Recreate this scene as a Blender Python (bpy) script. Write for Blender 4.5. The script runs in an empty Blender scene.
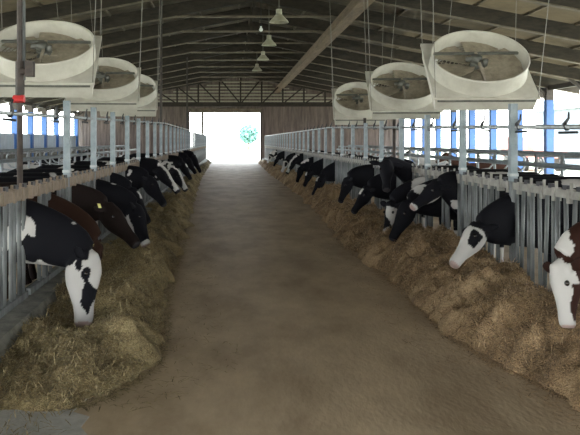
import bpy, bmesh, math, random
from mathutils import Vector, Matrix, noise
C = bpy.context.scene
COL = C.collection
PI = math.pi
# ---------------------------------------------------------------- camera
F = 750.0; PX, PY = 229.0, 141.0; H = 1.7
cam_d = bpy.data.cameras.new('camera'); cam = bpy.data.objects.new('camera', cam_d); COL.objects.link(cam)
cam.location = (0, 0, H); cam.rotation_euler = (PI/2, 0, 0)
cam_d.sensor_width = 36; cam_d.lens = F/580*36
cam_d.shift_x = (290-PX)/580; cam_d.shift_y = -(217.5-PY)/580
cam_d.clip_end = 600
C.camera = cam
# ---------------------------------------------------------------- world, sun, exposure
w = bpy.data.worlds.new('sky'); C.world = w; w.use_nodes = True
nt = w.node_tree; bg = nt.nodes['Background']
tc = nt.nodes.new('ShaderNodeTexCoord'); sp = nt.nodes.new('ShaderNodeSeparateXYZ'); cr = nt.nodes.new('ShaderNodeValToRGB')
nt.links.new(tc.outputs['Generated'], sp.inputs[0]); nt.links.new(sp.outputs['Z'], cr.inputs[0]); nt.links.new(cr.outputs[0], bg.inputs[0])
cr.color_ramp.elements[0].color = (1.0, 1.0, .97, 1); cr.color_ramp.elements[0].position = 0
cr.color_ramp.elements[1].color = (.72, .86, 1.0, 1); cr.color_ramp.elements[1].position = .5
bg.inputs[1].default_value = 3.6
sd = bpy.data.lights.new('sun', 'SUN'); so = bpy.data.objects.new('sun', sd); COL.objects.link(so)
sd.energy = 4.0; sd.angle = math.radians(3); sd.color = (1, .95, .86)
so.rotation_euler = (math.radians(32), math.radians(18), 0)
vs = C.view_settings; vs.view_transform = 'Standard'; vs.look = 'None'; vs.gamma = 1; vs.exposure = 1.95; vs.use_curve_mapping = False

# ---------------------------------------------------------------- materials
def mat(name, c1, c2=None, scale=6, rough=.7, metal=0, bump=0, bscale=None, stretch=(1,1,1), detail=6, fac=(.35,.65), transl=0):
    m = bpy.data.materials.new(name); m.use_nodes = True
    n = m.node_tree.nodes; l = m.node_tree.links; b = n['Principled BSDF']
    b.inputs['Roughness'].default_value = rough; b.inputs['Metallic'].default_value = metal
    b.inputs['Base Color'].default_value = (*c1, 1)
    t = n.new('ShaderNodeTexCoord'); mp = n.new('ShaderNodeMapping'); l.new(t.outputs['Object'], mp.inputs[0]); mp.inputs['Scale'].default_value = stretch
    if c2:
        no = n.new('ShaderNodeTexNoise'); no.inputs['Scale'].default_value = scale; no.inputs['Detail'].default_value = detail; no.inputs['Roughness'].default_value = .65
        l.new(mp.outputs[0], no.inputs[0])
        r = n.new('ShaderNodeValToRGB'); r.color_ramp.elements[0].position = fac[0]; r.color_ramp.elements[1].position = fac[1]
        r.color_ramp.elements[0].color = (*c1, 1); r.color_ramp.elements[1].color = (*c2, 1)
        l.new(no.outputs['Fac'], r.inputs[0]); l.new(r.outputs[0], b.inputs['Base Color'])
    if bump:
        nb = n.new('ShaderNodeTexNoise'); nb.inputs['Scale'].default_value = bscale or scale*3; nb.inputs['Detail'].default_value = 5
        l.new(mp.outputs[0], nb.inputs[0]); bp = n.new('ShaderNodeBump'); bp.inputs['Strength'].default_value = bump; bp.inputs['Distance'].default_value = .02
        l.new(nb.outputs['Fac'], bp.inputs['Height']); l.new(bp.outputs[0], b.inputs['Normal'])
    return m
def ribbed(m, axis='X', scale=20, strength=.8, dist=.03):
    n = m.node_tree.nodes; l = m.node_tree.links; b = n['Principled BSDF']
    t = n.new('ShaderNodeTexCoord'); wv = n.new('ShaderNodeTexWave'); wv.bands_direction = axis; wv.inputs['Scale'].default_value = scale
    l.new(t.outputs['Object'], wv.inputs[0]); bp = n.new('ShaderNodeBump'); bp.inputs['Strength'].default_value = strength; bp.inputs['Distance'].default_value = dist
    l.new(wv.outputs['Fac'], bp.inputs['Height']); l.new(bp.outputs[0], b.inputs['Normal'])
    return m
M = {}
M['floor'] = mat('floor_concrete', (.32,.235,.145), (.54,.42,.275), 1.6, .62, bump=.35, bscale=30, detail=10, stretch=(1,.45,1))
M['patch'] = mat('bare_concrete', (.36,.35,.31), (.48,.47,.43), 9, .8, bump=.4, bscale=50)
M['curb'] = mat('curb_concrete', (.09,.09,.078), (.20,.195,.16), 7, .85, bump=.6, bscale=30)
M['ground'] = mat('yard_ground', (.42,.44,.30), (.60,.58,.45), .3, .9)
M['galv'] = mat('galvanised_steel', (.20,.22,.22), (.36,.38,.38), 14, .42, metal=.45, stretch=(1,1,.25))
M['galv_dirty'] = mat('dirty_galvanised_steel', (.06,.066,.066), (.20,.212,.21), 10, .55, metal=.3, stretch=(1,1,.2))
M['rail_l'] = mat('rusty_pale_rail', (.11,.08,.052), (.20,.155,.11), 9, .7)
M['rail_r'] = mat('pale_grey_rail', (.16,.155,.135), (.27,.26,.23), 9, .6)
M['black'] = mat('black_rubber', (.012,.012,.014), None, rough=.5)
M['post'] = mat('light_steel_post', (.14,.175,.19), (.22,.255,.27), 8, .45, metal=.2)
M['darkpost'] = mat('dark_rusty_steel', (.025,.02,.018), (.06,.045,.037), 8, .7)
M['red'] = mat('red_paint', (.45,.03,.03), None, rough=.45)
M['blue'] = mat('blue_paint', (.02,.085,.27), (.035,.12,.34), 3, .5)
M['fan'] = mat('cream_fibreglass', (.40,.38,.32), (.50,.485,.42), 4, .55)
M['blade'] = mat('dusty_fan_blade', (.20,.17,.12), (.34,.30,.22), 9, .6)
M['guard'] = mat('dusty_wire', (.24,.21,.16), (.33,.29,.22), 8, .8)
M['motor'] = mat('grey_green_motor', (.07,.075,.065), (.14,.14,.12), 12, .6)
M['cable'] = mat('steel_cable', (.15,.14,.12), None, rough=.5)
M['lamp'] = mat('lamp_shade', (.34,.32,.24), (.42,.40,.31), 8, .5)
M['rafter'] = mat('dark_rafter', (.014,.010,.007), (.038,.028,.018), 2.5, .8, stretch=(1,3,3))
M['chord'] = mat('pale_chord', (.07,.055,.038), (.16,.13,.09), 3, .7)
M['beam'] = mat('tan_timber', (.09,.06,.035), (.19,.13,.078), 3, .75, bump=.4, stretch=(3,.4,3))
M['roof'] = ribbed(mat('roof_sheet', (.05,.04,.028), (.16,.13,.09), 1.1, .8, stretch=(1,1,1)), 'Y', 3.5, .5)
M['siding'] = ribbed(mat('brown_siding', (.10,.075,.062), (.20,.155,.135), 2, .8, stretch=(3,3,.3)), 'X', 2.6, 1.0, .05)
M['curtain'] = mat('grey_blue_curtain', (.40,.47,.54), (.48,.55,.62), 2, .7)
M['wallw'] = mat('white_plaster', (.72,.72,.70), (.82,.82,.80), 2, .8)
M['shedwall'] = mat('grey_blue_sheet', (.08,.10,.12), (.14,.17,.19), 1.5, .6, stretch=(1,1,3))
M['redroof'] = mat('pink_red_panel', (.50,.16,.13), (.62,.28,.24), 2, .7)
M['glass'] = mat('dark_glass', (.12,.17,.20), None, rough=.15)
M['leaf'] = mat('leaf', (.07,.17,.15), (.13,.26,.22), 3, .8)
M['trunk'] = mat('bark', (.10,.07,.05), (.18,.13,.10), 6, .9)
M['bedding'] = mat('stall_bedding', (.34,.34,.33), (.48,.47,.45), 3, .9, bump=.5)
M['tag_y'] = mat('yellow_tag', (.75,.68,.25), None, rough=.5)
M['eye'] = mat('eye', (.01,.008,.006), None, rough=.1)
def roof_panels(m):
    n = m.node_tree.nodes; l = m.node_tree.links; b = n['Principled BSDF']; out = n['Material Output']
    t = n.new('ShaderNodeTexCoord'); sx = n.new('ShaderNodeSeparateXYZ'); l.new(t.outputs['Object'], sx.inputs[0])
    d = n.new('ShaderNodeMath'); d.operation = 'SUBTRACT'; d.inputs[1].default_value = .9; l.new(sx.outputs['X'], d.inputs[0])
    ab = n.new('ShaderNodeMath'); ab.operation = 'ABSOLUTE'; l.new(d.outputs[0], ab.inputs[0])
    g = n.new('ShaderNodeMapRange'); g.inputs['From Min'].default_value = 6.0; g.inputs['From Max'].default_value = 6.3; g.inputs['To Max'].default_value = 1; l.new(ab.outputs[0], g.inputs['Value'])
    no = n.new('ShaderNodeTexNoise'); no.inputs['Scale'].default_value = .6; l.new(t.outputs['Object'], no.inputs[0])
    k = n.new('ShaderNodeMath'); k.operation = 'MULTIPLY'; l.new(g.outputs[0], k.inputs[0]); l.new(no.outputs['Fac'], k.inputs[1])
    tr = n.new('ShaderNodeBsdfTranslucent'); tr.inputs['Color'].default_value = (.15,.13,.095,1)
    mx = n.new('ShaderNodeMixShader'); l.new(k.outputs[0], mx.inputs[0]); l.new(b.outputs[0], mx.inputs[1]); l.new(tr.outputs[0], mx.inputs[2]); l.new(mx.outputs[0], out.inputs['Surface'])
roof_panels(M['roof'])
# hay: fibrous
def hay_mat(name, cols):
    m = bpy.data.materials.new(name); m.use_nodes = True
    n = m.node_tree.nodes; l = m.node_tree.links; b = n['Principled BSDF']; b.inputs['Roughness'].default_value = .85
    t = n.new('ShaderNodeTexCoord')
    a = n.new('ShaderNodeTexNoise'); a.inputs['Scale'].default_value = 2.2; a.inputs['Detail'].default_value = 4; l.new(t.outputs['Object'], a.inputs[0])
    f = n.new('ShaderNodeTexNoise'); f.inputs['Scale'].default_value = 38; f.inputs['Detail'].default_value = 6; f.inputs['Distortion'].default_value = 2.5; l.new(t.outputs['Object'], f.inputs[0])
    mx = n.new('ShaderNodeMath'); mx.operation = 'MULTIPLY_ADD'; mx.inputs[1].default_value = .45; l.new(a.outputs['Fac'], mx.inputs[0])
    m2 = n.new('ShaderNodeMath'); m2.operation = 'MULTIPLY'; m2.inputs[1].default_value = .55; l.new(f.outputs['Fac'], m2.inputs[0]); l.new(m2.outputs[0], mx.inputs[2])
    r = n.new('ShaderNodeValToRGB'); l.new(mx.outputs[0], r.inputs[0])
    r.color_ramp.elements[0].position = .36; r.color_ramp.elements[0].color = (*cols[0], 1)
    r.color_ramp.elements[1].position = .64; r.color_ramp.elements[1].color = (*cols[2], 1)
    e = r.color_ramp.elements.new(.5); e.color = (*cols[1], 1)
    l.new(r.outputs[0], b.inputs['Base Color'])
    bp = n.new('ShaderNodeBump'); bp.inputs['Strength'].default_value = .9; bp.inputs['Distance'].default_value = .03
    l.new(f.outputs['Fac'], bp.inputs['Height']); l.new(bp.outputs[0], b.inputs['Normal'])
    return m
M['hay_l'] = hay_mat('green_brown_hay', ((.04,.028,.012), (.21,.155,.068), (.44,.35,.18)))
M['hay_r'] = hay_mat('golden_brown_hay', ((.05,.03,.014), (.27,.175,.085), (.54,.39,.22)))
M['straw_l'] = mat('pale_green_straw', (.10,.075,.035), (.42,.34,.18), 30, .7, fac=(.4,.6))
M['straw_r'] = mat('pale_gold_straw', (.11,.07,.036), (.52,.37,.21), 30, .7, fac=(.4,.6))
# coat: colour attribute painted on the body
def coat_mat():
    m = bpy.data.materials.new('cow_coat'); m.use_nodes = True
    n = m.node_tree.nodes; l = m.node_tree.links; b = n['Principled BSDF']; b.inputs['Roughness'].default_value = .8; b.inputs['Specular IOR Level'].default_value = .12
    a = n.new('ShaderNodeAttribute'); a.attribute_name = 'coat'; l.new(a.outputs['Color'], b.inputs['Base Color'])
    return m
M['coat'] = coat_mat()

# ---------------------------------------------------------------- mesh helpers
class MB:
    def __init__(s): s.v = []; s.f = []
    def quadbox(s, P):           # 8 points
        k = len(s.v); s.v += [Vector(p) for p in P]
        for q in ((0,3,2,1),(4,5,6,7),(0,1,5,4),(1,2,6,5),(2,3,7,6),(3,0,4,7)): s.f.append([k+i for i in q])
    def box(s, a, b):
        (x0,y0,z0),(x1,y1,z1) = a, b
        s.quadbox([(x0,y0,z0),(x1,y0,z0),(x1,y1,z0),(x0,y1,z0),(x0,y0,z1),(x1,y0,z1),(x1,y1,z1),(x0,y1,z1)])
    def bar(s, a, b, wd, ht, up=(0,0,1)):
        a, b = Vector(a), Vector(b); t = (b-a).normalized(); u = Vector(up); r = t.cross(u)
        if r.length < 1e-4: r = t.cross(Vector((0,1,0)))
        r.normalize(); u = r.cross(t)
        P = []
        for p in (a, b):
            P.append([p - r*wd/2 - u*ht/2, p + r*wd/2 - u*ht/2, p + r*wd/2 + u*ht/2, p - r*wd/2 + u*ht/2])
        s.quadbox(P[0]+P[1])
    def tube(s, pts, r, n=8, cap=True):
        pts = [Vector(p) for p in pts]; rs = r if isinstance(r, (list, tuple)) else [r]*len(pts)
        t0 = (pts[1]-pts[0]).normalized(); x = t0.cross(Vector((0,0,1)))
        if x.length < 1e-3: x = Vector((1,0,0))
        x.normalize(); k0 = len(s.v)
        for i, p in enumerate(pts):
            t = (pts[min(i+1,len(pts)-1)] - pts[max(i-1,0)]).normalized()
            x = (x - t*x.dot(t)).normalized(); y = t.cross(x)
            for j in range(n):
                a = 2*PI*j/n; s.v.append(p + (x*math.cos(a) + y*math.sin(a))*rs[i])
        for i in range(len(pts)-1):
            for j in range(n):
                a = k0+i*n+j; b = k0+i*n+(j+1)%n; s.f.append([a, b, b+n, a+n])
        if cap:
            s.f.append([k0+j for j in range(n)][::-1]); s.f.append([k0+(len(pts)-1)*n+j for j in range(n)])
    def loft(s, rings, n=16):    # rings: (centre, right vec, up vec, half w, half h)
        k0 = len(s.v)
        for c, r, u, wd, ht in rings:
            for j in range(n):
                a = 2*PI*j/n; s.v.append(Vector(c) + Vector(r)*math.cos(a)*wd + Vector(u)*math.sin(a)*ht)
        for i in range(len(rings)-1):
            for j in range(n):
                a = k0+i*n+j; b = k0+i*n+(j+1)%n; s.f.append([a, b, b+n, a+n])
        s.f.append([k0+j for j in range(n)][::-1]); s.f.append([k0+(len(rings)-1)*n+j for j in range(n)])
    def lathe(s, prof, n=32, c=(0,0,0)):   # prof: (radius, z) closed loop off
        k0 = len(s.v); c = Vector(c)
        for r, z in prof:
            for j in range(n):
                a = 2*PI*j/n; s.v.append(c + Vector((r*math.cos(a), r*math.sin(a), z)))
        for i in range(len(prof)-1):
            for j in range(n):
                a = k0+i*n+j; b = k0+i*n+(j+1)%n; s.f.append([a, b, b+n, a+n])
    def build(s, name, m, parent=None, smooth=False):
        me = bpy.data.meshes.new(name); me.from_pydata([tuple(v) for v in s.v], [], s.f); me.validate(); me.update()
        bm = bmesh.new(); bm.from_mesh(me); bmesh.ops.recalc_face_normals(bm, faces=bm.faces); bm.to_mesh(me); bm.free()
        if m: me.materials.append(m)
        if smooth: me.polygons.foreach_set('use_smooth', [True]*len(me.polygons))
        o = bpy.data.objects.new(name, me); COL.objects.link(o); o.parent = parent
        return o
def tag(o, label, cat, group=None, kind=None):
    if label: o['label'] = label
    if cat: o['category'] = cat
    if group: o['group'] = group
    if kind: o['kind'] = kind
    return o
def thing(name, label, cat, loc=(0,0,0), group=None):
    o = bpy.data.objects.new(name, None); COL.objects.link(o); o.location = loc; o.empty_display_size = .1
    return tag(o, label, cat, group)
def struct(name, mb, m, label=None):
    o = mb.build(name, m); o['kind'] = 'structure'
    if label: o['label'] = label
    return o
def copy_tree(o, parent=None):
    c = o.copy(); COL.objects.link(c); c.parent = parent
    for ch in list(o.children): copy_tree(ch, c)
    return c
def at(px, py, D): return Vector(((px-PX)*D/F, D, H-(py-PY)*D/F))

# ---------------------------------------------------------------- dimensions
XL, XR = -1.85, 2.9
RX, RZ, SL = .9, 7.2, .19          # ridge x, height, roof slope
EL, ER = -12.8, 14.5               # column rows
DEND = 63.75; D0 = -9
RH = 1.28                          # barrier rail height
def roofz(x): return RZ - SL*abs(x-RX)
bays = [34 + 3.6*k for k in range(-13, 9)]

# ---------------------------------------------------------------- the setting
b = MB(); b.box((EL-.4, D0, -.3), (ER+.4, DEND+.3, 0)); struct('floor', b, M['floor'])
b = MB(); b.box((-160, -60, -.45), (160, 260, -.32)); struct('ground', b, M['ground'], 'sunlit pale yard around the barn')
b = MB(); b.box((-14, DEND+.3, -.32), (14, DEND+6, -.02)); struct('apron', b, M['floor'], 'concrete apron outside the far doorway')
# roof
b = MB()
for xa, xb in ((EL-1.6, RX), (RX, ER+1.6)):
    za, zb = roofz(xa), roofz(xb)
    b.quadbox([(xa,D0,za),(xb,D0,zb),(xb,DEND+1,zb),(xa,DEND+1,za),(xa,D0,za+.03),(xb,D0,zb+.03),(xb,DEND+1,zb+.03),(xa,DEND+1,za+.03)])
struct('ceiling', b, M['roof'])
# end wall with openings
b = MB(); yw0, yw1 = DEND, DEND+.15
def wall_poly(x0, x1, z0):
    b.quadbox([(x0,yw0,z0),(x1,yw0,z0),(x1,yw1,z0),(x0,yw1,z0),(x0,yw0,roofz(x0)),(x1,yw0,roofz(x1)),(x1,yw1,roofz(x1)),(x0,yw1,roofz(x0))])
wall_poly(EL, -3.35, 0); wall_poly(2.65, ER, 0); wall_poly(-3.35, RX, 4.25); wall_poly(RX, 2.65, 4.25)
struct('wall_back', b, M['siding'])
b = MB()  # pale slats added on the gable to stand for lit roof purlins
for k in range(9):
    z = 4.75 + .27*k; xh = (RZ-.3-z)/SL; b.box((max(EL,RX-xh), DEND-.06, z), (min(ER,RX+xh), DEND-.005, z+.10))
struct('trim_10', b, M['lamp'], 'pale slats added on the far gable in place of lit roof purlins')
b = MB(); b.box((-3.35, DEND-.25, 4.1), (2.8, DEND-.02, 4.45)); struct('trim_1', b, M['chord'])
b = MB(); b.box((-2.33, DEND-.25, 0), (-2.15, DEND-.02, 4.1)); struct('trim_2', b, M['darkpost'])
b = MB(); b.box((2.65, DEND-.22, 0), (2.8, DEND-.02, 4.1)); struct('trim_3', b, M['darkpost'])
b = MB(); b.box((-3.5, DEND-.22, 0), (-3.35, DEND-.02, 4.1)); struct('trim_4', b, M['darkpost'])
# near end wall behind the camera
b = MB(); yw0, yw1 = D0, D0+.15
wall_poly(EL, -4.6, 0); wall_poly(5.2, ER, 0); wall_poly(-4.6, RX, 4.9); wall_poly(RX, 5.2, 4.9)
struct('wall_front', b, M['siding'])
# curbs under the barriers
b = MB(); b.quadbox([(-2.0,D0,0),(XL+.28,D0,0),(XL+.28,62,0),(-2.0,62,0),(-2.0,D0,.26),(XL+.16,D0,.24),(XL+.16,62,.24),(-2.0,62,.26)]); struct('trim_5', b, M['curb'], 'left concrete feed curb')
b = MB(); b.quadbox([(XR-.2,D0,0),(XR+.15,D0,0),(XR+.15,62,0),(XR-.2,62,0),(XR-.14,D0,.26),(XR+.15,D0,.26),(XR+.15,62,.26),(XR-.14,62,.26)]); struct('trim_6', b, M['curb'], 'right concrete feed curb')
# bare concrete slab patch at the left foreground
b = MB()
pts = [(-1.62,4.1),(-.78,4.1),(-.80,4.3),(-.88,4.45),(-.86,4.62),(-.98,4.7),(-.93,4.95),(-1.62,4.95)]
k = len(b.v); b.v += [Vector((x,y,.004)) for x,y in pts] + [Vector((x,y,.0)) for x,y in pts]; n_ = len(pts)
b.f.append(list(range(n_))); b.f += [[i,(i+1)%n_,(i+1)%n_+n_,i+n_] for i in range(n_)]
struct('trim_7', b, M['patch'], 'paler bare concrete patch in the left foreground')
# low side wall left
b = MB(); b.box((EL-.1, 4, 0), (EL+.1, DEND, 1.0)); struct('wall_left', b, M['curb'])
# stall beds
b = MB(); b.box((-11.2, 4, 0), (-5.4, 60, .22)); struct('trim_8', b, M['bedding'], 'raised stall bed on the left')
b = MB(); b.box((6.4, 6, 0), (12.2, 60, .22)); struct('trim_9', b, M['bedding'], 'raised stall bed on the right')

# ---------------------------------------------------------------- roof timber
def rafter(D):
    t = thing('roof_rafter', 'dark roof rafter spanning the barn with a pale collar tie', 'rafter', (RX, D, RZ), 'dark rafters crossing under the roof')
    for s, xe in ((-1, EL-1.4), (1, ER+1.4)):
        m_ = MB(); L = abs(xe-RX); m_.bar((0,0,-.28), (s*L,0,-.28-SL*L), .15, .44); m_.build('rafter_beam', M['rafter'], t)
        m_ = MB(); m_.bar((s*2.75,0,-.52-SL*2.75), (s*L,0,-.52-SL*L), .2, .035); m_.build('flange', M['chord'], t)  # flange and collar tie coloured pale, painting in the light on their lower edges
    m_ = MB(); m_.bar((-2.8,0,-1.06), (2.8,0,-1.06), .16, .06); m_.build('collar_tie', M['chord'], t)
    m_ = MB(); m_.bar((0,0,-.48), (0,0,-1.04), .1, .1, (0,1,0)); m_.build('king_post', M['rafter'], t)
    return t
r0 = rafter(bays[0])
for D in bays[1:]:
    if abs(D-59.2) < .5 or D > 62: continue
    c = copy_tree(r0); c.location.y = D
p0 = None
for x in [RX + s*(.5+1.55*k) for s in (-1, 1) for k in range(9)]:
    if p0 is None:
        m_ = MB(); m_.box((-.04, D0+.2, -.09), (.04, DEND-.1, 0)); p0 = m_.build('roof_purlin', M['chord']); o = p0
        tag(p0, 'thin lengthwise purlin carrying the roof sheets above the rafters', 'purlin', 'purlins under the roof sheets')
    else: o = p0.copy(); COL.objects.link(o)
    o.location = (x, 0, roofz(x)+.015)
# long tan beam with struts
t = thing('roof_beam', 'long tan timber beam running down the barn on the right of the ridge', 'beam', (4.05, 0, 5.95))
m_ = MB(); m_.box((-.2, 2, -.16), (.2, DEND-.1, .16)); m_.build('beam_timber', M['beam'], t)
m_ = MB()
for D in bays:
    if D > 4 and D < 62:
        m_ = MB(); m_.box((-.04, D-.04, .16), (.04, D+.04, roofz(4.05)-.4-5.95)); m_.build('strut', M['chord'], t)
# end truss
D = 58.6
t = thing('roof_truss', 'wide timber truss with diagonal webs above the far doorway', 'truss', (RX, D, 4.55))
m_ = MB(); m_.bar((EL-RX,0,0), (ER-RX,0,0), .18, .32); m_.build('bottom_chord', M['rafter'], t)
for s, xe in ((-1, EL), (1, ER)):
    m_ = MB(); L = abs(xe-RX); m_.bar((0,0,RZ-4.55-.25), (s*L,0,RZ-4.55-.25-SL*L), .18, .36); m_.build('top_chord', M['rafter'], t)
    for k in range(6):
        x0, x1 = s*(.0+1.65*k), s*(1.65*(k+1))
        m_ = MB(); m_.bar((x1,0,0), (x1,0,RZ-4.55-.25-SL*abs(x1)), .12, .16, (0,1,0)); m_.build('web_post', M['rafter'], t)
        m_ = MB(); m_.bar((x0,0,.05), (x1,0,RZ-4.55-.3-SL*abs(x1)), .1, .13, (0,1,0)); m_.build('web_diagonal', M['rafter'], t)
m_ = MB(); m_.bar((0,0,0), (0,0,RZ-4.6), .12, .16, (0,1,0)); m_.build('web_post', M['rafter'], t)

# ---------------------------------------------------------------- side columns
def column(x, D, label, group):
    t = thing('barn_column', label, 'column', (x, D, 0), group); top = roofz(x)-.45
    m_ = MB(); m_.box((-.17,-.17,0), (.17,.17,3.55)); m_.build('blue_shaft', M['blue'], t)
    m_ = MB(); m_.box((-.16,-.16,3.55), (.16,.16,top)); m_.build('column_head', M['darkpost'], t)
    m_ = MB(); m_.bar((0,0,3.7), ((1 if x < 0 else -1)*.8,0,top+.12), .12, .12, (0,1,0)); m_.build('knee_brace', M['darkpost'], t)
    return t
c0 = column(ER, 34, 'near blue-painted steel column at the right photo edge, dark top', None)
for D in bays:
    if D < 5 or abs(D-34) < .1 or D > 63: continue
    c = copy_tree(c0); c.location.y = D; c['label'] = 'blue-painted steel column in the right side opening behind the stalls'; c['group'] = 'blue columns along the right side'
cl = None
for D in bays:
    if D < 5 or D > 63: continue
    if cl is None: cl = column(EL, D, 'blue-painted steel column in the left side opening behind the stalls', 'blue columns along the left side')
    else: c = copy_tree(cl); c.location.y = D
# eave plates
for x, nm in ((EL, 'left'), (ER, 'right')):
    m_ = MB(); m_.box((x-.1, D0+.2, roofz(x)-.62), (x+.1, DEND-.1, roofz(x)-.42)); o = m_.build('eave_beam', M['rafter'])
    tag(o, f'dark eave beam along the {nm} side resting on the blue columns', 'beam')
# left curtain
cu = None
for i, D in enumerate(bays):
    if D < 12 or D > 60: continue
    if cu is None:
        m_ = MB(); nn = 24
        for k in range(nn):
            y0, y1 = .2+3.2*k/nn, .2+3.2*(k+1)/nn; o0, o1 = .03*math.sin(k*1.3), .03*math.sin((k+1)*1.3)
            m_.quadbox([(o0-.015,y0,0),(o0+.015,y0,0),(o1+.015,y1,0),(o1-.015,y1,0),(o0-.015,y0,1.15),(o0+.015,y0,1.15),(o1+.015,y1,1.15),(o1-.015,y1,1.15)])
        cu = m_.build('side_curtain', M['curtain'], smooth=False); o = cu
        tag(cu, 'grey-blue rolled-up weather curtain between blue columns on the left side', 'curtain', 'weather curtains along the left side')
    else: o = cu.copy(); COL.objects.link(o)
    o.location = (EL+.02, D, 1.0)

# ---------------------------------------------------------------- cows
BLK = (.0045,.0045,.0065); WHT = (.40,.385,.36); RED = (.022,.008,.005); DRK = (.010,.006,.005); PNK = (.30,.22,.20)
NECKS = {-1: [], 1: []}
def lying_or_standing(*a): pass
def finish_body(m_, voxel, name, parent, colour):
    tmp = m_.build('tmp', None)
    rm = tmp.modifiers.new('r', 'REMESH'); rm.mode = 'VOXEL'; rm.voxel_size = voxel
    sm = tmp.modifiers.new('s', 'SMOOTH'); sm.factor = .6; sm.iterations = 4 if voxel < .02 else 2
    dg = bpy.context.evaluated_depsgraph_get(); dg.update()
    me = bpy.data.meshes.new_from_object(tmp.evaluated_get(dg))
    bpy.data.objects.remove(tmp)
    me.name = name; me.materials.clear(); me.materials.append(M['coat'])
    me.polygons.foreach_set('use_smooth', [True]*len(me.polygons))
    at_ = me.color_attributes.new('coat', 'FLOAT_COLOR', 'POINT')
    buf = []
    for v in me.vertices: buf += [*colour(v.co), 1]
    at_.data.foreach_set('color', buf)
    o = bpy.data.objects.new(name, me); COL.objects.link(o); o.parent = parent
    return o
def make_cow(label, side, Db, poll, muz, U, head='plain', body='black', wfac=.25, seed=0, voxel=.016, bodyyaw=0, tagc=0, hs=1, ns=1, neckmark=None):
    """side -1: left barrier, faces +X ; side 1: right barrier, faces -X"""
    Xb = XL if side < 0 else XR
    org = Vector((Xb, Db, 0)); s = -side
    toL = lambda p: Vector(((p.x-org.x)*s, (p.y-org.y)*s, p.z))
    vL = lambda p: Vector((p.x*s, p.y*s, p.z))
    t = thing('cow', label, 'cow', org); t.rotation_euler = (0, 0, 0 if s > 0 else PI)
    P, Z = toL(poll), toL(muz); Fd = (Z-P); L = Fd.length; Fd.normalize()
    Uv = vL(Vector(U)); Uv = (Uv - Fd*Uv.dot(Fd)).normalized(); R = Fd.cross(Uv)
    NECKS[side].append((Db, P.z))
    m_ = MB(); X = Vector((1,0,0)); Y = Vector((0,1,0)); ZZ = Vector((0,0,1))
    cy, sy = math.cos(bodyyaw), math.sin(bodyyaw)
    rot = lambda v: Vector((v[0]*cy - v[1]*sy, v[0]*sy + v[1]*cy, v[2]))
    rings = []
    for x, w_, h_, zc in ((-.28,.10,.17,.84),(-.36,.19,.29,.82),(-.6,.25,.36,.85),(-.95,.32,.37,.84),(-1.35,.37,.38,.83),(-1.7,.34,.33,.88),(-1.98,.27,.26,.95),(-2.14,.18,.18,.97),(-2.2,.08,.09,.98)):
        rings.append((rot((x,0,zc)), rot(Y), ZZ, w_*.88, h_))
    m_.loft(rings, 20)
    for x, sgn in ((-.55,-1),(-.55,1)):
        y = .15*sgn; pts = [(x,y,.85),(x-.03,y,.62),(x,y,.42),(x-.01,y,.22),(x,y,.10),(x+.03,y,0.01)]
        m_.tube([rot(p) for p in pts], [.11,.078,.056,.04,.05,.058], 10)
    for sgn in (-1,1):
        y = .19*sgn; pts = [(-1.85,y,.95),(-1.80,y,.72),(-1.98,y,.5),(-1.93,y,.28),(-1.92,y,.10),(-1.88,y,.01)]
        m_.tube([rot(p) for p in pts], [.19,.13,.07,.045,.05,.058], 10)
    m_.loft([(rot((-1.62,0,.66-.0)), rot(Y), X, .05,.05),(rot((-1.6,0,.6)), rot(Y), rot(X), .15,.15),(rot((-1.6,0,.5)), rot(Y), rot(X), .12,.12)], 12)
    m_.tube([rot(p) for p in ((-2.15,0,1.08),(-2.24,0,.9),(-2.25,0,.7),(-2.23,0,.5))], [.04,.03,.028,.045], 8)
    # neck
    W0 = rot((-.5,0,.90)); We = P - Fd*.02 - Uv*.05
    mid1 = W0 + rot((.30,0,.02)); d = (P - Vector((0,0,.95))); 
    mid2 = We - (Fd*.45 + Uv*.25 + Vector((.35,0,-.1))).normalized()*.22
    bez = lambda q: W0*(1-q)**3 + mid1*3*q*(1-q)**2 + mid2*3*q*q*(1-q) + We*q**3
    rings = []; N = 9
    for i in range(N+1):
        q = i/N; p = bez(q); T = (bez(min(q+.03,1)) - bez(max(q-.03,0))).normalized()
        ref = ZZ*(1-q) + (Uv*.8 + ZZ*.4 - Fd*.3)*q; up = (ref - T*ref.dot(T)).normalized(); rr = T.cross(up)
        rings.append((p, rr, up, .18*(1-q)**1.2 + .088*q**.5 if q else .18, .33*(1-q)**(.8 if ns == 1 else 1.6) + .135*ns*q**.6 if q else .33))
    m_.loft(rings, 18)
    # head
    k = L/.54; rings = []
    for tt, up_, w_, h_ in ((-.10,-.06,.06,.07),(-.02,-.055,.088,.108),(.10,-.05,.102,.122),(.24,-.05,.112,.128),(.38,-.055,.100,.118),(.55,-.052,.076,.092),(.72,-.045,.062,.072),(.85,-.042,.066,.066),(.94,-.045,.068,.062),(1.0,-.05,.052,.045)):
        rings.append((P + Fd*L*tt + Uv*up_*k, R, Uv, w_*min(k,1.1), h_*min(k,1.1)*hs))
    m_.loft(rings, 18)
    m_.loft([(P+Fd*(-.03*L)+Uv*(-.0), R, Uv, .03,.03),(P+Fd*(.0)+Uv*.035, R, Uv, .055,.04),(P+Fd*(.08*L)+Uv*.03, R, Uv, .05,.04)], 10)
    ears = []
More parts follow.
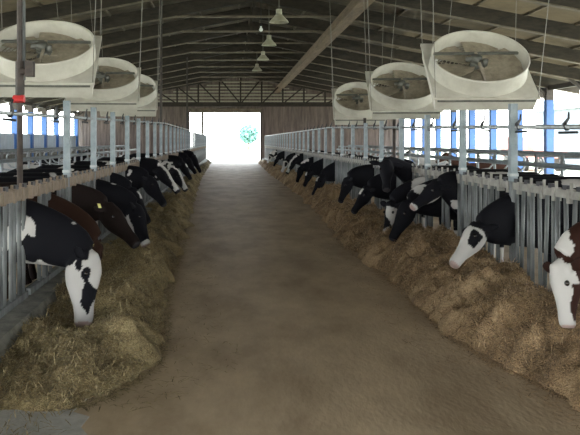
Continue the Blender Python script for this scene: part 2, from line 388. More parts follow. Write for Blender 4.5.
    for sg in (-1,1):
        b0 = P + Fd*L*.06 + R*sg*.07 - Uv*.02
        dr = (R*sg - Fd*.18 - Uv*.12).normalized(); thick = (Uv*.9 + Fd*.3); thick = (thick - dr*thick.dot(dr)).normalized(); wide = dr.cross(thick)
        m_.loft([(b0, wide, thick, .022,.022),(b0+dr*.06, wide, thick, .040,.020),(b0+dr*.12, wide, thick, .055,.018),(b0+dr*.17, wide, thick, .042,.016),(b0+dr*.215, wide, thick, .014,.012)], 10)
        ears.append((b0, dr, thick))
    hr = random.Random(seed); off = Vector((hr.uniform(-50,50), hr.uniform(-50,50), hr.uniform(-50,50)))
    dark = {'black': BLK, 'red': RED, 'brown': (.022,.010,.006), 'dark': DRK}[body]
    def colour(co):
        q = co - P; tt = q.dot(Fd)/L; la = q.dot(R); uu = q.dot(Uv)
        nz = noise.noise(co*9 + off); n2 = noise.noise(co*2.3 + off)
        inhead = -.12 < tt < 1.25 and abs(la) < .30 and -.26*k < uu < .2
        if inhead:
            jag = nz*.05
            if head == 'plain':
                col = dark
            elif head == 'blaze':
                col = WHT if abs(la) < .045 + jag*.5 + max(0, tt-.6)*.12 and uu > -.06 and tt < .93 else dark
            elif head == 'star':
                col = WHT if abs(la) < .045 and .12 < tt < .34 and uu > -.02 else dark
            elif head == 'white':       # white face, dark round eyes and ears
                col = WHT if tt > .12 + jag and not (abs(la) > .06 and .18 < tt < .5 and uu > -.07) else dark
            elif head == 'chin':        # black face, white muzzle rim and jaw
                col = WHT if (tt > .88 + jag) or (uu < -.13 + jag and tt > .15) else dark
            elif head == 'spotted':
                col = WHT if (tt > .15 and nz + .12 > 0) else dark
            elif head == 'hero':        # white, dark eye patch on the camera-side cheek, dark crown
                col = WHT
                if tt < .10 + nz*.22 and uu < .02: col = dark
                if ((tt-.56)/.29)**2 + ((uu+.0)/.052)**2 < 1 + nz*1.6: col = dark
                if ((tt-.16)/.10)**2 + ((uu+.06)/.035)**2 < 1 + nz*1.5: col = dark
            elif head == 'hero_red':
                col = WHT
                if tt < -.02: col = dark
                if -.12 + nz*.04 < uu < -.03 + nz*.04 and .30 < tt < .88: col = dark
                if nz > .22 and tt < .5: col = dark
                if uu > .0: col = WHT
            if abs(la) > .115 and tt < .2: col = dark            # ears
            if tt > .955 and col == WHT: col = PNK
            elif tt > .97: col = (.03,.028,.03)
            return col
        if neckmark and neckmark(co): return WHT
        if n2 + .35*nz > .62 - wfac*1.3: return WHT
        if co.z < .35: return WHT if body not in ('dark','brown') else dark
        return dark
    o = finish_body(m_, voxel, 'body', t, colour)
    if Db < 24:
        for sg in (-1,1):
            e = MB(); c = P + Fd*L*.30 + R*sg*.103*min(k,1.1) + Uv*.005
            e.loft([(c-R*sg*.02, Fd, Uv, .004,.004),(c-R*sg*.010, Fd, Uv,.019,.017),(c+R*sg*.002, Fd, Uv,.021,.018),(c+R*sg*.012, Fd, Uv,.012,.010),(c+R*sg*.016, Fd, Uv,.003,.003)], 10)
            e.build('eye', M['eye'], o, True)
            b0, dr, th = ears[0 if sg < 0 else 1]
            if tagc:
                g = MB(); c = b0 + dr*.12 + th*.025; wv = dr.cross(th)
                g.bar(c - wv*.0 , c + wv*.055, .045, .006, th); g.build('ear_tag', M['tag_y'], o)
    return t
LD = [ # label, Db, poll(px,py,D), muzzle, U, head, body, wfac, extras
 ('nearest left cow, black neck and white face with dark cheek patch, nose in hay', 7.0, (90,256,6.65), (89,326,6.4), (1,-.15,.1), 'hero', 'black', .16, dict(seed=3, voxel=.013, hs=1.18, neckmark=lambda c: (-.1 < c.x < .12 and .85 < c.z < 1.08 and c.y < -.10 and abs((c.z-1.0)+(c.x)*1.2) < .045 + .09*noise.noise(c*7)) or (c.x > -.1 and c.z < .62 + .06*noise.noise(c*8) and c.y < 0))),
 ('reddish-brown cow just behind the nearest left cow, pale tag in ear', 7.9, (97,245,7.6), (90,294,7.6), (1,-.1,.4), 'plain', 'brown', 0, dict(seed=5, voxel=.015, tagc=1)),
 ('dark brown cow with yellow ear tag, head half lowered, third on the left', 9.0, (108,206,8.9), (140,243,8.7), (.7,-.2,.8), 'plain', 'dark', 0, dict(seed=7, voxel=.015, tagc=1)),
 ('black cow with white lower muzzle beyond the dark brown cow on the left', 10.4, (137,207,10.3), (150,246,10.1), (1,0,.3), 'chin', 'black', .1, dict(seed=8)),
 ('black cow with a white forehead star, fifth on the left side', 11.8, (132,190,11.6), (151,222,11.5), (.8,-.1,.6), 'star', 'black', .22, dict(seed=12)),
 ('all-black left cow between the white-starred cow and the white-blazed cow', 13.5, (149,178,13.4), (167,204,13.2), (.8,-.1,.6), 'plain', 'black', .2, dict(seed=14, voxel=.02)),
 ('black cow with a long white blaze, nearer of the two blazed left cows', 15.5, (160,167,15.3), (180,191,15.2), (.6,-.5,.8), 'blaze', 'black', .25, dict(seed=15, voxel=.02)),
 ('black cow with a thin white blaze beyond the first blazed left cow', 18.5, (175,170,18.3), (188,190,18.2), (.7,-.4,.7), 'blaze', 'black', .2, dict(seed=18, voxel=.022)),
 ('black cow with white on its forehead, third from the far end on the left', 22.875, (183,163,22.3), (192,179,22.2), (.7,-.3,.7), 'star', 'black', .15, dict(seed=22, voxel=.025)),
 ('black cow beside the farthest left cow, head half down', 27, (188,158,27), (197,173,26.9), (.8,0,.6), 'plain', 'black', .05, dict(seed=27, voxel=.03)),
 ('farthest left cow, all black, near the bright doorway', 30, (194,155.5,30), (202,172,29.8), (.8,0,.6), 'plain', 'black', 0, dict(seed=30, voxel=.03)),
]
RD = [
 ('nearest right cow, red and white, head down at the right photo edge', 5.55, (560,265,5.2), (563,328,5.1), (-1,-.15,.1), 'hero_red', 'red', .12, dict(seed=41, voxel=.013, hs=1.15)),
 ('black cow with a white face, nose buried in the right hay heap', 7.85, (477,226,7.55), (450,263,7.35), (-.9,-.25,.55), 'white', 'black', .05, dict(seed=42, voxel=.014)),
 ('black cow with raised head and white muzzle and jaw on the right', 9.7, (437,184,9.5), (410,206,9.38), (-.5,-.15,.85), 'chin', 'black', .2, dict(seed=47, voxel=.014, neckmark=lambda c: c.x > .0 and c.z < .95 and abs(c.y) > .05 and noise.noise(c*6) > .1)),
 ('black cow with white neck streak, head low, before the white-muzzled cow', 10.45, (407,203,10.2), (389,239,10.1), (-.9,-.1,.5), 'plain', 'black', .0, dict(seed=44, voxel=.015, neckmark=lambda c: -.12 < c.x < .35 and c.y > .03 and abs(c.z - 1.10 + c.x*.75) < .022)),
 ('black and white spotted-faced cow below the cow that looks at the camera', 11.22, (391,203,11.0), (384,234,10.9), (-.8,-.5,.3), 'spotted', 'black', .3, dict(seed=45, voxel=.015)),
 ('black cow with head up facing the camera over the right feed', 12.0, (387,162,11.7), (387,189,11.35), (0,-.8,.8), 'plain', 'black', .05, dict(seed=46, voxel=.015, ns=.72)),
 ('black cow left of the camera-facing cow, head down, white spot on cheek', 13.2, (367,188,12.9), (351,212,12.8), (-.8,-.2,.6), 'star', 'black', .05, dict(seed=49, voxel=.018)),
 ('black cow grazing hay, between the steep-necked cow and the cheek-spotted pair, mid right', 15.1, (347,179,14.9), (338,202,14.8), (-.9,-.1,.4), 'plain', 'black', .0, dict(seed=50, voxel=.018)),
 ('black cow with steeply sloping neck and white cheek spot, mid right', 20.6, (321,176,20.4), (312,195,20.2), (-.8,-.4,.5), 'star', 'black', .0, dict(seed=51, voxel=.022)),
 ('black cow just beyond the steep-necked right cow', 23.2, (309,171,23), (303,186,22.9), (-.8,-.3,.5), 'star', 'black', .05, dict(seed=52, voxel=.025)),
 ('black cow next behind the striped-faced cow, fifth from the doorway on the right', 25.8, (300,168,25.6), (296,182,25.5), (-.8,-.3,.5), 'plain', 'black', .1, dict(seed=53, voxel=.025)),
 ('black and white striped-faced cow far down the right side', 29.2, (293,160,29), (286,173,28.8), (-.6,-.6,.6), 'blaze', 'black', .4, dict(seed=54, voxel=.03)),
 ('white-faced cow beyond the striped-faced cow on the far right', 32.6, (286,160,32.4), (281,172,32.3), (-.6,-.6,.6), 'white', 'black', .3, dict(seed=55, voxel=.03)),
 ('black cow second from the doorway on the right', 39, (277,157,38.8), (273,166,38.7), (-.8,-.3,.5), 'star', 'black', .1, dict(seed=56, voxel=.035)),
 ('pale-patched cow nearest the doorway on the right', 45, (270,155,44.8), (267,163,44.7), (-.8,-.3,.5), 'white', 'black', .4, dict(seed=57, voxel=.04)),
]
for lab, Db, p, z, U, hd, bd, wf, kw in LD: make_cow(lab, -1, Db, at(*p), at(*z), U, hd, bd, wf, **kw)
for lab, Db, p, z, U, hd, bd, wf, kw in RD: make_cow(lab, 1, Db, at(*p), at(*z), U, hd, bd, wf, **kw)

# lying cows in the stalls
def lying_cow(label, x, D, s, seed, wfac, body='black', z0=.22):
    t = thing('lying_cow', label, 'cow', (x, D, z0)); t.rotation_euler = (0, 0, 0 if s > 0 else PI)
    m_ = MB(); Y = Vector((0,1,0)); ZZ = Vector((0,0,1)); X = Vector((1,0,0))
    m_.loft([((xx,0,zc), Y, ZZ, w_, h_) for xx, w_, h_, zc in ((.75,.1,.16,.48),(.65,.2,.27,.46),(.35,.3,.36,.42),(-.1,.42,.40,.40),(-.6,.46,.38,.38),(-1.0,.36,.32,.40),(-1.2,.2,.2,.42),(-1.27,.08,.1,.42))], 18)
    m_.loft([((.55,0,.6), Y, (X*-.5+ZZ).normalized(), .16,.22),((.85,0,.78), Y, (X*-.6+ZZ).normalized(), .12,.17),((1.1,.0,.95), Y, (X*-.4+ZZ).normalized(), .095,.12)], 14)
    P = Vector((1.12,0,1.08)); Fd = Vector((.85,.15,-.5)).normalized(); R = Fd.cross(ZZ).normalized(); U = R.cross(Fd); L = .5
    m_.loft([(P+Fd*L*a+U*u, R, U, w_, h_) for a,u,w_,h_ in ((-.1,-.06,.05,.06),(.0,-.05,.088,.105),(.24,-.05,.11,.125),(.5,-.05,.08,.095),(.8,-.045,.064,.068),(.95,-.05,.062,.055),(1,-.05,.04,.04))], 14)
    for sg in (-1,1):
        b0 = P + R*sg*.07; m_.loft([(b0, Fd, U, .02,.02),(b0+R*sg*.1, Fd, U, .05,.02),(b0+R*sg*.2, Fd, U, .012,.012)], 8)
        m_.tube([(.45,.2*sg,.3),(.8,.26*sg,.12),(.5,.3*sg,.06),(.35,.3*sg,.05)], [.1,.065,.05,.05], 8)
        m_.tube([(-.8,.3*sg,.35),(-.35,.48*sg,.2),(-.75,.52*sg,.07),(-.35,.55*sg,.06)], [.18,.11,.06,.05], 8)
    off = Vector((seed*7.1, seed*3.3, seed)); dark = BLK if body == 'black' else (.07,.035,.025)
    finish_body(m_, .035, 'body', t, lambda c: WHT if noise.noise(c*2+off)+.3*noise.noise(c*8+off) > .55-wfac*1.3 else dark)
for i, (x, D, s, wf, bd, lab) in enumerate([
    (-7.3, 17.875, 1, .35, 'black', 'black and white cow lying in the left stalls, nearest the photo edge'),
    (-7.3, 25.375, -1, .5, 'black', 'mostly white patched cow lying in the left stalls, middle one of three'),
    (-7.3, 32.875, 1, .05, 'black', 'black cow lying farthest back in the left stalls'),
    (8.15, 24.125, -1, .0, 'brown', 'brown-black cow lying in the right stalls behind the barrier rail'),
    (8.15, 29.125, -1, .5, 'black', 'white patched cow lying in the right stalls beyond the brown one')]):
    lying_cow(lab, x, D, s, i+1, wf, bd)

# ---------------------------------------------------------------- freestalls
def stall_loop(s):
    m_ = MB(); pts = []
    for x, z in ((0,1.16),(.9,1.16),(1.5,1.14),(1.72,1.0),(1.76,.8),(1.6,.62),(1.2,.55),(.6,.52),(.2,.42),(.1,.25),(.1,.0)): pts.append((x*s, 0, z))
    m_.tube(pts, .03, 8); m_.tube([(0,0,0),(0,0,1.2)], .035, 8)
    return m_
for s, xs, nm, Ds in ((-1, -5.6, 'left', range(0,26)), (1, 6.55, 'right', range(0,28))):
    L0 = None
    for k in Ds:
        D = 11.0 + 1.25*k
        if L0 is None:
            L0 = stall_loop(s).build('stall_loop', M['galv'], smooth=True); o = L0
            tag(L0, f'curved grey pipe stall divider standing on the {nm} stall bed', 'stall divider', f'stall dividers on the {nm}')
        else: o = L0.copy(); COL.objects.link(o)
        o.location = (xs, D, .22)
    m_ = MB(); m_.tube([(xs+s*.62, 9, 1.43), (xs+s*.62, 45, 1.43)], .04); m_.tube([(xs-s*.06, 9, 1.2), (xs-s*.06, 45, 1.2)], .055)
    tag(m_.build('neck_rail', M['post']), f'long grey neck rail pipes over the {nm} stall dividers', 'rail')

# ---------------------------------------------------------------- feed barriers
def panel(side, X, Da, Db, label, group):
    t = thing('headlock_panel', label, 'headlock panel', (X, Da, .24), group); Lp = Db-Da
    rail = M['rail_l'] if side < 0 else M['rail_r']
    m_ = MB(); m_.box((-.022, .045, RH-.24-(.10 if side < 0 else .07)), (.022, Lp-.045, RH-.24)); m_.build('top_rail', rail, t)
    m_ = MB(); m_.box((-.022, .045, .04), (.022, Lp-.045, .10)); m_.build('bottom_rail', M['galv_dirty'], t)
    n = 3; st = Lp/n; z1 = RH-.24
    for i in range(n):
        for fr, lean in ((.10,0),(.26,0),(.52,.045),(.80,-.02)):
            y = (i+fr)*st
            if any(abs(Da+y-c) < .17 for c, z in NECKS[side]): continue
            if Da > 32 and fr in (.26,): continue
            m_ = MB(); m_.tube([(.0,y+lean,.08),(.0,y-lean*.4,z1-.04)], .020 if Da < 25 else .026, 8 if Da < 20 else 5)
            m_.build('neck_bar', M['galv_dirty'], t, True)
        for fr in (.15, .62):
            y = (i+fr)*st; m_ = MB(); m_.box((-.032,y-.03,z1-.11), (.032,y+.03,z1+.010)); m_.box((-.010,y-.012,z1-.1),(.010,y+.012,z1+(.045 if side < 0 else .065)))
            m_.build('latch_bracket', rail, t)
            if Da < 34:
                m_ = MB(); m_.box((-.02,y+.04,z1+.0), (.02,y+.13,z1+.04)); m_.build('latch_block', M['black'], t)
for side, X, Dp, st in ((-1, XL, 6.87-3*1.69, 1.69), (1, XR, 7.66-3*1.65, 1.65)):
    nm = 'left' if side < 0 else 'right'; k = 0; P0 = None; D = Dp
    while D < 61:
        # post
        if side < 0 and abs(D-6.87) < .1:
            pass
        elif P0 is None:
            P0 = thing('barrier_post', f'tall pale steel post in the {nm} feed barrier', 'post', (X, D, 0), f'tall posts along the {nm} barrier')
            m_ = MB(); m_.box((-.036,-.036,RH+.01), (.036,.036,2.16 if side < 0 else 2.08)); m_.build('upper_shaft', M['post'], P0)
            m_ = MB(); m_.box((-.026,-.036,.0), (.026,.036,RH+.01)); m_.build('lower_shaft', M['galv_dirty'], P0)
            m_ = MB(); m_.box((-.043,-.043,1.34),(.043,.043,1.37)); m_.build('pipe_clamp', M['galv'], P0)
            c = P0
        else:
            c = copy_tree(P0); c.location.y = D
        far = 'near' if D < 10 else ('middle' if D < 28 else 'far')
        if D + st < 62:
            where = {'near': f'in the near stretch of the {nm} feed barrier', 'middle': f'in the middle stretch of the {nm} feed barrier', 'far': f'in the far stretch of the {nm} feed barrier near the doorway'}[far]
            if D > 2: panel(side, X, D, D+st, f'grey headlock panel {where}', f'headlock panels {where}')
        D += st; k += 1
# drinking-line pipes with black clips
for side, X, za, zb in ((-1, XL-.02, 1.82, .0182), (1, XR+.02, 1.70, .0198)):
    nm = 'left' if side < 0 else 'right'
    m_ = MB(); m_.tube([(X, 3, za+zb*3), (X, 22, za+zb*22 if side<0 else za+zb*20), (X, 60, 2.2 if side<0 else 2.1)], .017 if side<0 else .021, 8)
    tag(m_.build('water_pipe', M['galv'], smooth=True), f'thin pale water pipe running above the {nm} feed barrier', 'pipe')
    st = .84 if side < 0 else 1.07; k0 = None; D = (6.4 if side < 0 else 6.47)
    while D < 30:
        z = za + zb*min(D, 21)
        if k0 is None:
            k0 = thing('water_nozzle', f'black hooked nozzle clipped onto the {nm} water pipe', 'nozzle', (X, D, z), f'black nozzles on the {nm} water pipe')
            m_ = MB(); m_.tube([(0,0,-.02),(0,.06,.02),(.01,.0,.07),(.02,.02,.12)], [.028,.022,.012,.008], 6); m_.build('hook', M['black'], k0, True)
            m_ = MB(); m_.tube([(0,-.18,-.055),(0,.16,-.055)], .013, 6); m_.build('bar', M['black'], k0)
            c = k0
        else: c = copy_tree(k0); c.location = (X, D, z)
        D += st*2 if side < 0 else st
# drop pipe with valve, far left
D = 6.78; Xp = XL-.03
t = thing('valve_pipe', 'dark vertical pipe with a red valve handle beside the nearest left fan', 'pipe', (Xp-.01, D, 0))
m_ = MB(); m_.tube([(0,0,.3),(0,0,5.6)], .027, 10); m_.build('riser_pipe', M['darkpost'], t, True)
m_ = MB(); m_.tube([(.036,0,2.25),(.036,0,5.6)], .015, 8); m_.build('side_conduit', M['galv_dirty'], t, True)
m_ = MB(); m_.tube([(.0,-.0,2.1),(0,0,2.42)], .042, 10); m_.tube([(0,-.02,2.33),(.12,-.02,2.33)], .03, 8); m_.box((.06,-.06,2.28),(.13,.03,2.42)); vb = m_.build('valve_body', M['darkpost'], t)
m_ = MB(); m_.tube([(-.05,-.03,2.08),(.05,-.03,2.08)], .035, 8); m_.build('valve_handle', M['red'], vb)['label'] = 'red valve handle'
# dark thin uprights
for px, py, D, lab in ((172, 60, 24, 'slim dark pole rising to the roof behind the left barrier'), (381, 107, 14.2, 'dark post standing taller among the pale posts on the right'), (354, 118, 17.3, 'thin dark post beyond the taller dark post on the right'), (193.5, 75, 41, 'slim dark pole near the far end of the left barrier')):
    p = at(px, py, D); m_ = MB(); top = roofz(p.x)-.4 if px < 200 else p.z
    m_.tube([(0,0,0),(0,0,top)], .04 if px < 200 else .035, 8)
    o = m_.build('dark_pole', M['darkpost'], smooth=True); o.location = (p.x-(.35 if px<200 else -.25), D, 0); tag(o, lab, 'pole')

# ---------------------------------------------------------------- fans
PHI = math.radians(51); S = .63
def fan():
    t = bpy.data.objects.new('barn_fan', None); COL.objects.link(t)
    # housing: square tray with round hole
    n = 64; m_ = MB(); ri = .60
    def sq(a, h):
        c, s = math.cos(a), math.sin(a); q = h/max(abs(c), abs(s)); return (c*q, s*q)
    rows = []
    def row(f): rows.append([f(2*PI*j/n) for j in range(n)])
    row(lambda a: (ri*math.cos(a), ri*math.sin(a), -.16)); row(lambda a: (ri*math.cos(a), ri*math.sin(a), .0))
    row(lambda a: (*sq(a, S), -.0)); row(lambda a: (*sq(a, S+.02), -.0)); row(lambda a: (*sq(a, S+.02), -.03)); row(lambda a: (*sq(a, S), -.03)); row(lambda a: (*sq(a, S-.02), -.22)); row(lambda a: (*sq(a, S-.05), -.22)); row(lambda a: (*sq(a, S-.05), -.17)); row(lambda a: (ri*math.cos(a), ri*math.sin(a), -.16))
    k0 = 0
    for r in rows: m_.v += [Vector(p) for p in r]
    for i in range(len(rows)-1):
        for j in range(n): a = i*n+j; b_ = i*n+(j+1)%n; m_.f.append([a, b_, b_+n, a+n])
    hs_ = m_.build('housing', M['fan'], t)
    m_ = MB(); m_.lathe([(.625,-.0),(.618,.08),(.612,.19),(.622,.21),(.618,.225),(.605,.226),(.592,.20),(.580,.08),(.575,-.08),(.585,-.15),(.596,-.15),(.60,.0),(.625,0)], 64); m_.build('inlet_ring', M['fan'], t, True)
    m_ = MB(); m_.box((-S+.03,-S-.028,-.055),(S-.03,-S+.01,-.03)); m_.build('seam_strip', M['motor'], hs_)
    # guard
    m_ = MB()
    for r in [.1+.052*k for k in range(10)]:
        m_.tube([(r*math.cos(2*PI*j/40), r*math.sin(2*PI*j/40), .0) for j in range(41)], .007, 4, False)
    for j in range(8):
        a = PI*j/8; m_.tube([(-.58*math.cos(a),-.58*math.sin(a),-.008),(.58*math.cos(a),.58*math.sin(a),-.008)], .005, 4)
    m_.build('wire_guard', M['guard'], t)
    m_ = MB(); m_.lathe([(0,.01),(.10,.01),(.10,.10),(.085,.115),(0,.115)], 20); hub = m_.build('hub', M['motor'], t, True)
    for k in range(6):
        m_ = MB(); a0 = 2*PI*k/6+.3; g = []
        for r in (.09,.2,.35,.5,.57):
            wd = .10 + .16*(r/.57); row_ = []
            for q in (-1,-.4,.4,1):
                a = a0 + q*wd/max(r,.2); row_.append(Vector((r*math.cos(a), r*math.sin(a), +.05 + q*.035*(1.2-.5*r/.57) + .008*(1-q*q))))
            g.append(row_)
        for dz in (0, .006):
            for row_ in g: m_.v += [p + Vector((0,0,dz)) for p in row_]
        for i in range(4):
            for j in range(3):
                a = i*4+j; m_.f.append([a,a+1,a+5,a+4]); m_.f.append([20+a,20+a+4,20+a+5,20+a+1])
        for i in range(4): m_.f.append([i*4,i*4+4,24+i*4,20+i*4]); m_.f.append([i*4+3,23+i*4,27+i*4,i*4+7])
        for j in range(3): m_.f.append([j,20+j,21+j,j+1]); m_.f.append([16+j,17+j,37+j,36+j])
        m_.build('blade', M['blade'], hub)
    m_ = MB(); m_.tube([(-.03,.02,.10),(-.03,.02,.18)], .07, 14); m_.tube([(.07,-.06,.10),(.07,-.06,.19)], .035, 10); m_.tube([(-.16,.02,.14),(.04,.02,.14)], .035, 8); m_.build('motor', M['motor'], t, True)
    m_ = MB(); m_.box((-.57,.19,.10),(.57,.22,.13)); m_.build('mount_bar', M['motor'], t)
    m_ = MB(); m_.box((-.02,-.57,.115),(.015,.20,.14)); m_.build('mount_bar', M['guard'], t)
    return t
def place_fan(t, x0, D, z0, label, group=None, PHI=PHI):
    if x0 < 0: PHI = math.radians(57)
        # x0: inner end of the near edge
    sg = 1 if x0 > 0 else -1; ya = -sg*math.radians(5); u = Vector((math.cos(ya), math.sin(ya), 0)); hd = Vector((-math.sin(ya), math.cos(ya), 0))
    v = hd*math.sin(PHI) + Vector((0,0,math.cos(PHI))); nrm = u.cross(v)
    c = Vector((x0, D, z0)) + u*S*sg + v*S
    mt = Matrix(((u.x,v.x,nrm.x,c.x),(u.y,v.y,nrm.y,c.y),(u.z,v.z,nrm.z,c.z),(0,0,0,1)))
    t.matrix_world = mt; tag(t, label, 'fan', group)
    inv = mt.inverted()
    for sx in (-1,1):
        for sy in (-1,1):
            a = Vector((sx*S, sy*S, 0)); wa = mt @ a
            wb = Vector((wa.x + sx*(.25 if sy < 0 else .1), wa.y + (.1 if sy > 0 else -.5), roofz(wa.x)-.1))
            m_ = MB(); m_.tube([a, inv @ wb], .0045, 5); m_.build('hanging_cable', M['cable'], t)
FN = [(2.6, 9.45, 2.25, 'large cream box fan, nearest on the right side'), (2.6, 13.7, 2.26, 'large cream box fan, second on the right side'), (2.6, 18.5, 2.26, 'large cream box fan, third on the right side'),
      (-1.6, 8.8, 2.39, 'large cream box fan, nearest on the left, behind the valve pipe'), (-1.6, 13.2, 2.40, 'large cream box fan, second on the left side'), (-1.6, 16.6, 2.42, 'large cream box fan, third on the left side')]
for x0, D, z0, lab in FN: place_fan(fan(), x0, D, z0, lab)

# ---------------------------------------------------------------- roof lamps
def lamp(loc, label):
    t = thing('roof_lamp', label, 'lamp', loc)
    m_ = MB(); m_.lathe([(.30,-.14),(.27,-.08),(.17,.02),(.12,.09),(.10,.09),(.155,.01),(.255,-.09),(.285,-.14),(.30,-.14)], 28); m_.build('lamp_shade', M['lamp'], t, True)
    m_ = MB(); m_.lathe([(0,.28),(.09,.27),(.10,.08),(0,.08)], 16); m_.build('lamp_housing', M['lamp'], t, True)
    m_ = MB(); m_.lathe([(0,-.10),(.05,-.08),(.07,-.03),(.04,.03),(0,.06)], 12); m_.build('bulb', M['wallw'], t, True)
    m_ = MB(); m_.tube([(0,0,.26),(0,0,roofz(loc[0])-loc[2])], .012, 6); m_.build('rod', M['cable'], t)
for (px, py, D), lab in zip(((279,18,23),(269,42,29.8),(263,57,36.5),(257,68.5,44)), ('pale dome lamp under the roof, nearest of four', 'second pale dome lamp hanging under the roof', 'third pale dome lamp hanging under the roof', 'farthest pale dome lamp hanging under the roof')):
    p = at(px, py, D); lamp(p, lab)
p = at(261, 29, 25); t = thing('bare_bulb', 'small white bare bulb below the roof between two dome lamps', 'bulb', p)
m_ = MB(); m_.lathe([(0,-.09),(.05,-.07),(.065,-.02),(.035,.04),(.03,.09),(0,.09)], 14); m_.build('bulb_glass', M['wallw'], t, True)
m_ = MB(); m_.tube([(0,0,.09),(0,0,roofz(p.x)-p.z)], .01, 6); m_.build('cord', M['black'], t)

# ---------------------------------------------------------------- hay
def interp(tab, x):
    if x <= tab[0][0]: return tab[0][1]
    for (a, u), (b_, v) in zip(tab, tab[1:]):
        if x <= b_: return u + (v-u)*(x-a)/(b_-a)
    return tab[-1][1]
EDGE = {-1: [(3,-1.2),(4.6,-1.05),(5.0,-.78),(5.57,-.57),(6.4,-.57),(8,-.68),(11.7,-.76),(17.2,-.9),(32.7,-1.27),(60,-1.4)],
         1: [(3,2.6),(4.9,2.24),(5.8,2.0),(6.4,1.92),(7.5,1.95),(9.9,1.95),(11.9,1.84),(17.2,2.1),(23.6,2.2),(37.5,2.1),(60,2.3)]}
def hay_h(side, D, q, X):       # q: 0 at the aisle edge, 1 at the barrier
    v = Vector((X, D, side*5.0))
    if side > 0: base = .40*min(1, (q/.45))**.75 if q > 0 else 0
    else:
        near = max(0, min(1, (9-D)/3))
        prof = math.sin(min(1, q/.42)*PI/2)**.8; fall = max(0, (q-.42)/.58)
        base = (.26*prof)*(1 - fall*(.35+.4*near))
    base *= interp([(3,.9),(20,1),(40,.75),(60,.4)], D)
    nz = .45*noise.noise(v*1.7) + .55*noise.noise(v*4.3) + .38*abs(noise.noise(v*9)) + .16*noise.noise(v*22)
    h = base*(1+.5*noise.noise(v*1.3)) + nz*.21*min(1, q*5)
    h = max(h, -.02 if q < .02 else .012)
    if side < 0:
        h -= (h-.04)*.85*math.exp(-((D-6.25)/.38)**2 - ((X+1.25)/.26)**2)
        lim = 4.72 + .10*noise.noise(Vector((X*3, 0, 4))) ; g_ = max(0, min(1, (D-lim)/.32)); h = -.03 + (h+.03)*math.sqrt(g_)
    return h
def hay(side):
    m_ = MB(); X1 = XL+.0 if side < 0 else XR-.0; D = 3.6; Ds = []
    while D < 60: Ds.append(D); D += .035*max(1, D/7)
    nx = 46
    for D in Ds:
        e = interp(EDGE[side], D) + side*-.16*(noise.noise(Vector((side*3, D*1.1, 0))) + .7*noise.noise(Vector((side*3, D*3.7, 2))))
        for i in range(nx):
            q = i/(nx-1); X = e + (X1-e)*q
            z = hay_h(side, D, q, X) if i else -.02
            m_.v.append(Vector((X + .02*noise.noise(Vector((X*9,D*9,1))), D, z)))
    for a in range(len(Ds)-1):
        for i in range(nx-1): k = a*nx+i; m_.f.append([k,k+1,k+nx+1,k+nx])
    # loose straws on top
    rnd = random.Random(side+9)
    for _ in range(26000):
        D = 4.1 + rnd.random()**1.7*16; e = interp(EDGE[side], D); q = rnd.uniform(-.06, .97) if rnd.random() < .97 else rnd.uniform(-.5, 0)
        X = e + (X1-e)*q; z = max(hay_h(side, D, max(q,0), X), .004) if q > 0 else .004
        if side < 0 and D < 4.72 and rnd.random() < .93: continue
        ln = rnd.uniform(.02,.07); a = rnd.uniform(0, 2*PI); el = rnd.gauss(0,.45) if q > 0 else 0
        d = Vector((math.cos(a)*math.cos(el), math.sin(a)*math.cos(el), math.sin(el)))*ln
        sd_ = Vector((-math.sin(a), math.cos(a), 0))*rnd.uniform(.002,.0045); c = Vector((X, D, z + rnd.uniform(.002,.016)))
        k = len(m_.v); md = c + Vector((rnd.gauss(0,.006), rnd.gauss(0,.006), rnd.uniform(0,.012)))
        m_.v += [c-d-sd_, c-d+sd_, md+sd_, md-sd_, c+d*.9-sd_*.4, c+d*.9+sd_*.4]; m_.f += [[k,k+1,k+2,k+3],[k+3,k+2,k+5,k+4]]
    me = bpy.data.meshes.new('hay_heap'); me.from_pydata([tuple(v) for v in m_.v], [], m_.f); me.update()
    me.materials.append(M['hay_l' if side < 0 else 'hay_r']); me.materials.append(M['straw_l' if side < 0 else 'straw_r']); nb_ = (len(Ds)-1)*(nx-1); me.polygons.foreach_set('material_index', [0]*nb_ + [1]*(len(me.polygons)-nb_)); me.polygons.foreach_set('use_smooth', [True]*len(me.polygons))
    o = bpy.data.objects.new('hay_heap', me); COL.objects.link(o)
    nm = 'left' if side < 0 else 'right'
    tag(o, 'long greenish brown heap of hay along the left feed barrier' if side < 0 else 'long golden brown heap of hay along the right feed barrier', 'hay', None, 'stuff')
hay(-1); hay(1)

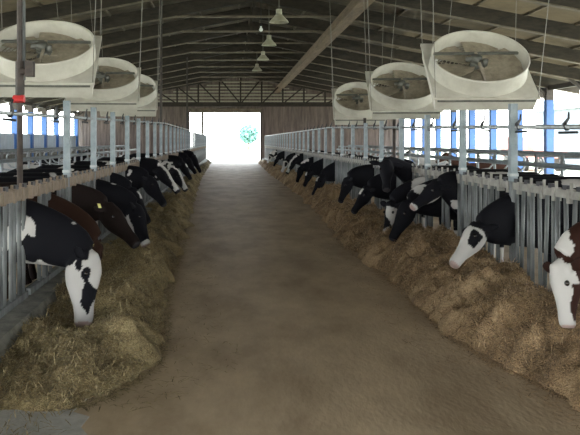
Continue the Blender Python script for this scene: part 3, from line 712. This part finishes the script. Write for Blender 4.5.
# ---------------------------------------------------------------- outside
def building(x0, y0, x1, y1, h, label, wall, roofm, wx):
    t = thing('farm_building', label, 'building', ((x0+x1)/2, (y0+y1)/2, -.32)); dx, dy = (x1-x0)/2, (y1-y0)/2
    m_ = MB(); m_.box((-dx,-dy,0),(dx,dy,h)); wl = m_.build('wall', wall, t)
    m_ = MB(); k = 0; o_ = .5
    m_.v += [Vector(p) for p in ((-dx-o_,-dy-o_,h),(dx+o_,-dy-o_,h),(dx+o_,dy+o_,h),(-dx-o_,dy+o_,h),(0,-dy-o_,h+dx*.35),(0,dy+o_,h+dx*.35))]
    m_.f += [[0,1,2,3],[0,4,5,3],[1,2,5,4],[0,1,4],[3,5,2]]; m_.build('roof', roofm, t)
    yy = -dy+1.5
    while yy < dy-1.5:
        m_ = MB(); m_.box((wx*dx-.05, yy, 1.2), (wx*dx+.05, yy+1.4, 2.4)); m_.build('window', M['glass'], wl); yy += 4
building(27, 36, 37, 66, 4.6, 'grey-blue farm building with dark windows outside the right side of barn', M['shedwall'], M['wallw'], -1)
building(-42, 55, -28, 95, 4.5, 'pale farm building seen through the left side opening', M['wallw'], M['curtain'], 1)
t = thing('farm_trailer', 'red and pink farm trailer parked outside the right opening', 'trailer', (21, 52, -.32))
m_ = MB(); m_.box((-1.1,-3,.9),(1.1,3,2.3)); m_.build('trailer_box', M['redroof'], t)
for sx in (-1,1):
    for y in (-1.6,1.6):
        m_ = MB(); m_.tube([(sx*1.0,y,.5),(sx*1.25,y,.5)], .5, 20); m_.build('wheel', M['black'], t)
def tree(x, y, h, label, seed):
    t = thing('tree', label, 'tree', (x, y, -.32)); m_ = MB(); m_.tube([(0,0,0),(.1,0,h*.3),(0,.1,h*.6)], [.3,.22,.12], 8); m_.build('trunk', M['trunk'], t)
    r = random.Random(seed); m_ = MB()
    for _ in range(1500):
        a = r.uniform(0,2*PI); e = r.uniform(-1,1); rr = h*.34*r.uniform(.6,1.05); c = Vector((rr*math.cos(a)*math.sqrt(1-e*e), rr*math.sin(a)*math.sqrt(1-e*e), h*.62+rr*e*1.0))
        k = len(m_.v); u = Vector((r.gauss(0,1),r.gauss(0,1),r.gauss(0,1))).normalized()*.35; v = Vector((r.gauss(0,1),r.gauss(0,1),r.gauss(0,1))).normalized()*.35
        m_.v += [c-u, c-v, c+u, c+v]; m_.f.append([k,k+1,k+2,k+3])
    m_.build('crown', M['leaf'], t)
tree(4.2, 160, 5.6, 'hazy green tree seen through the far doorway', 3)
tree(-34, 48, 7, 'green tree outside the left side opening', 4)
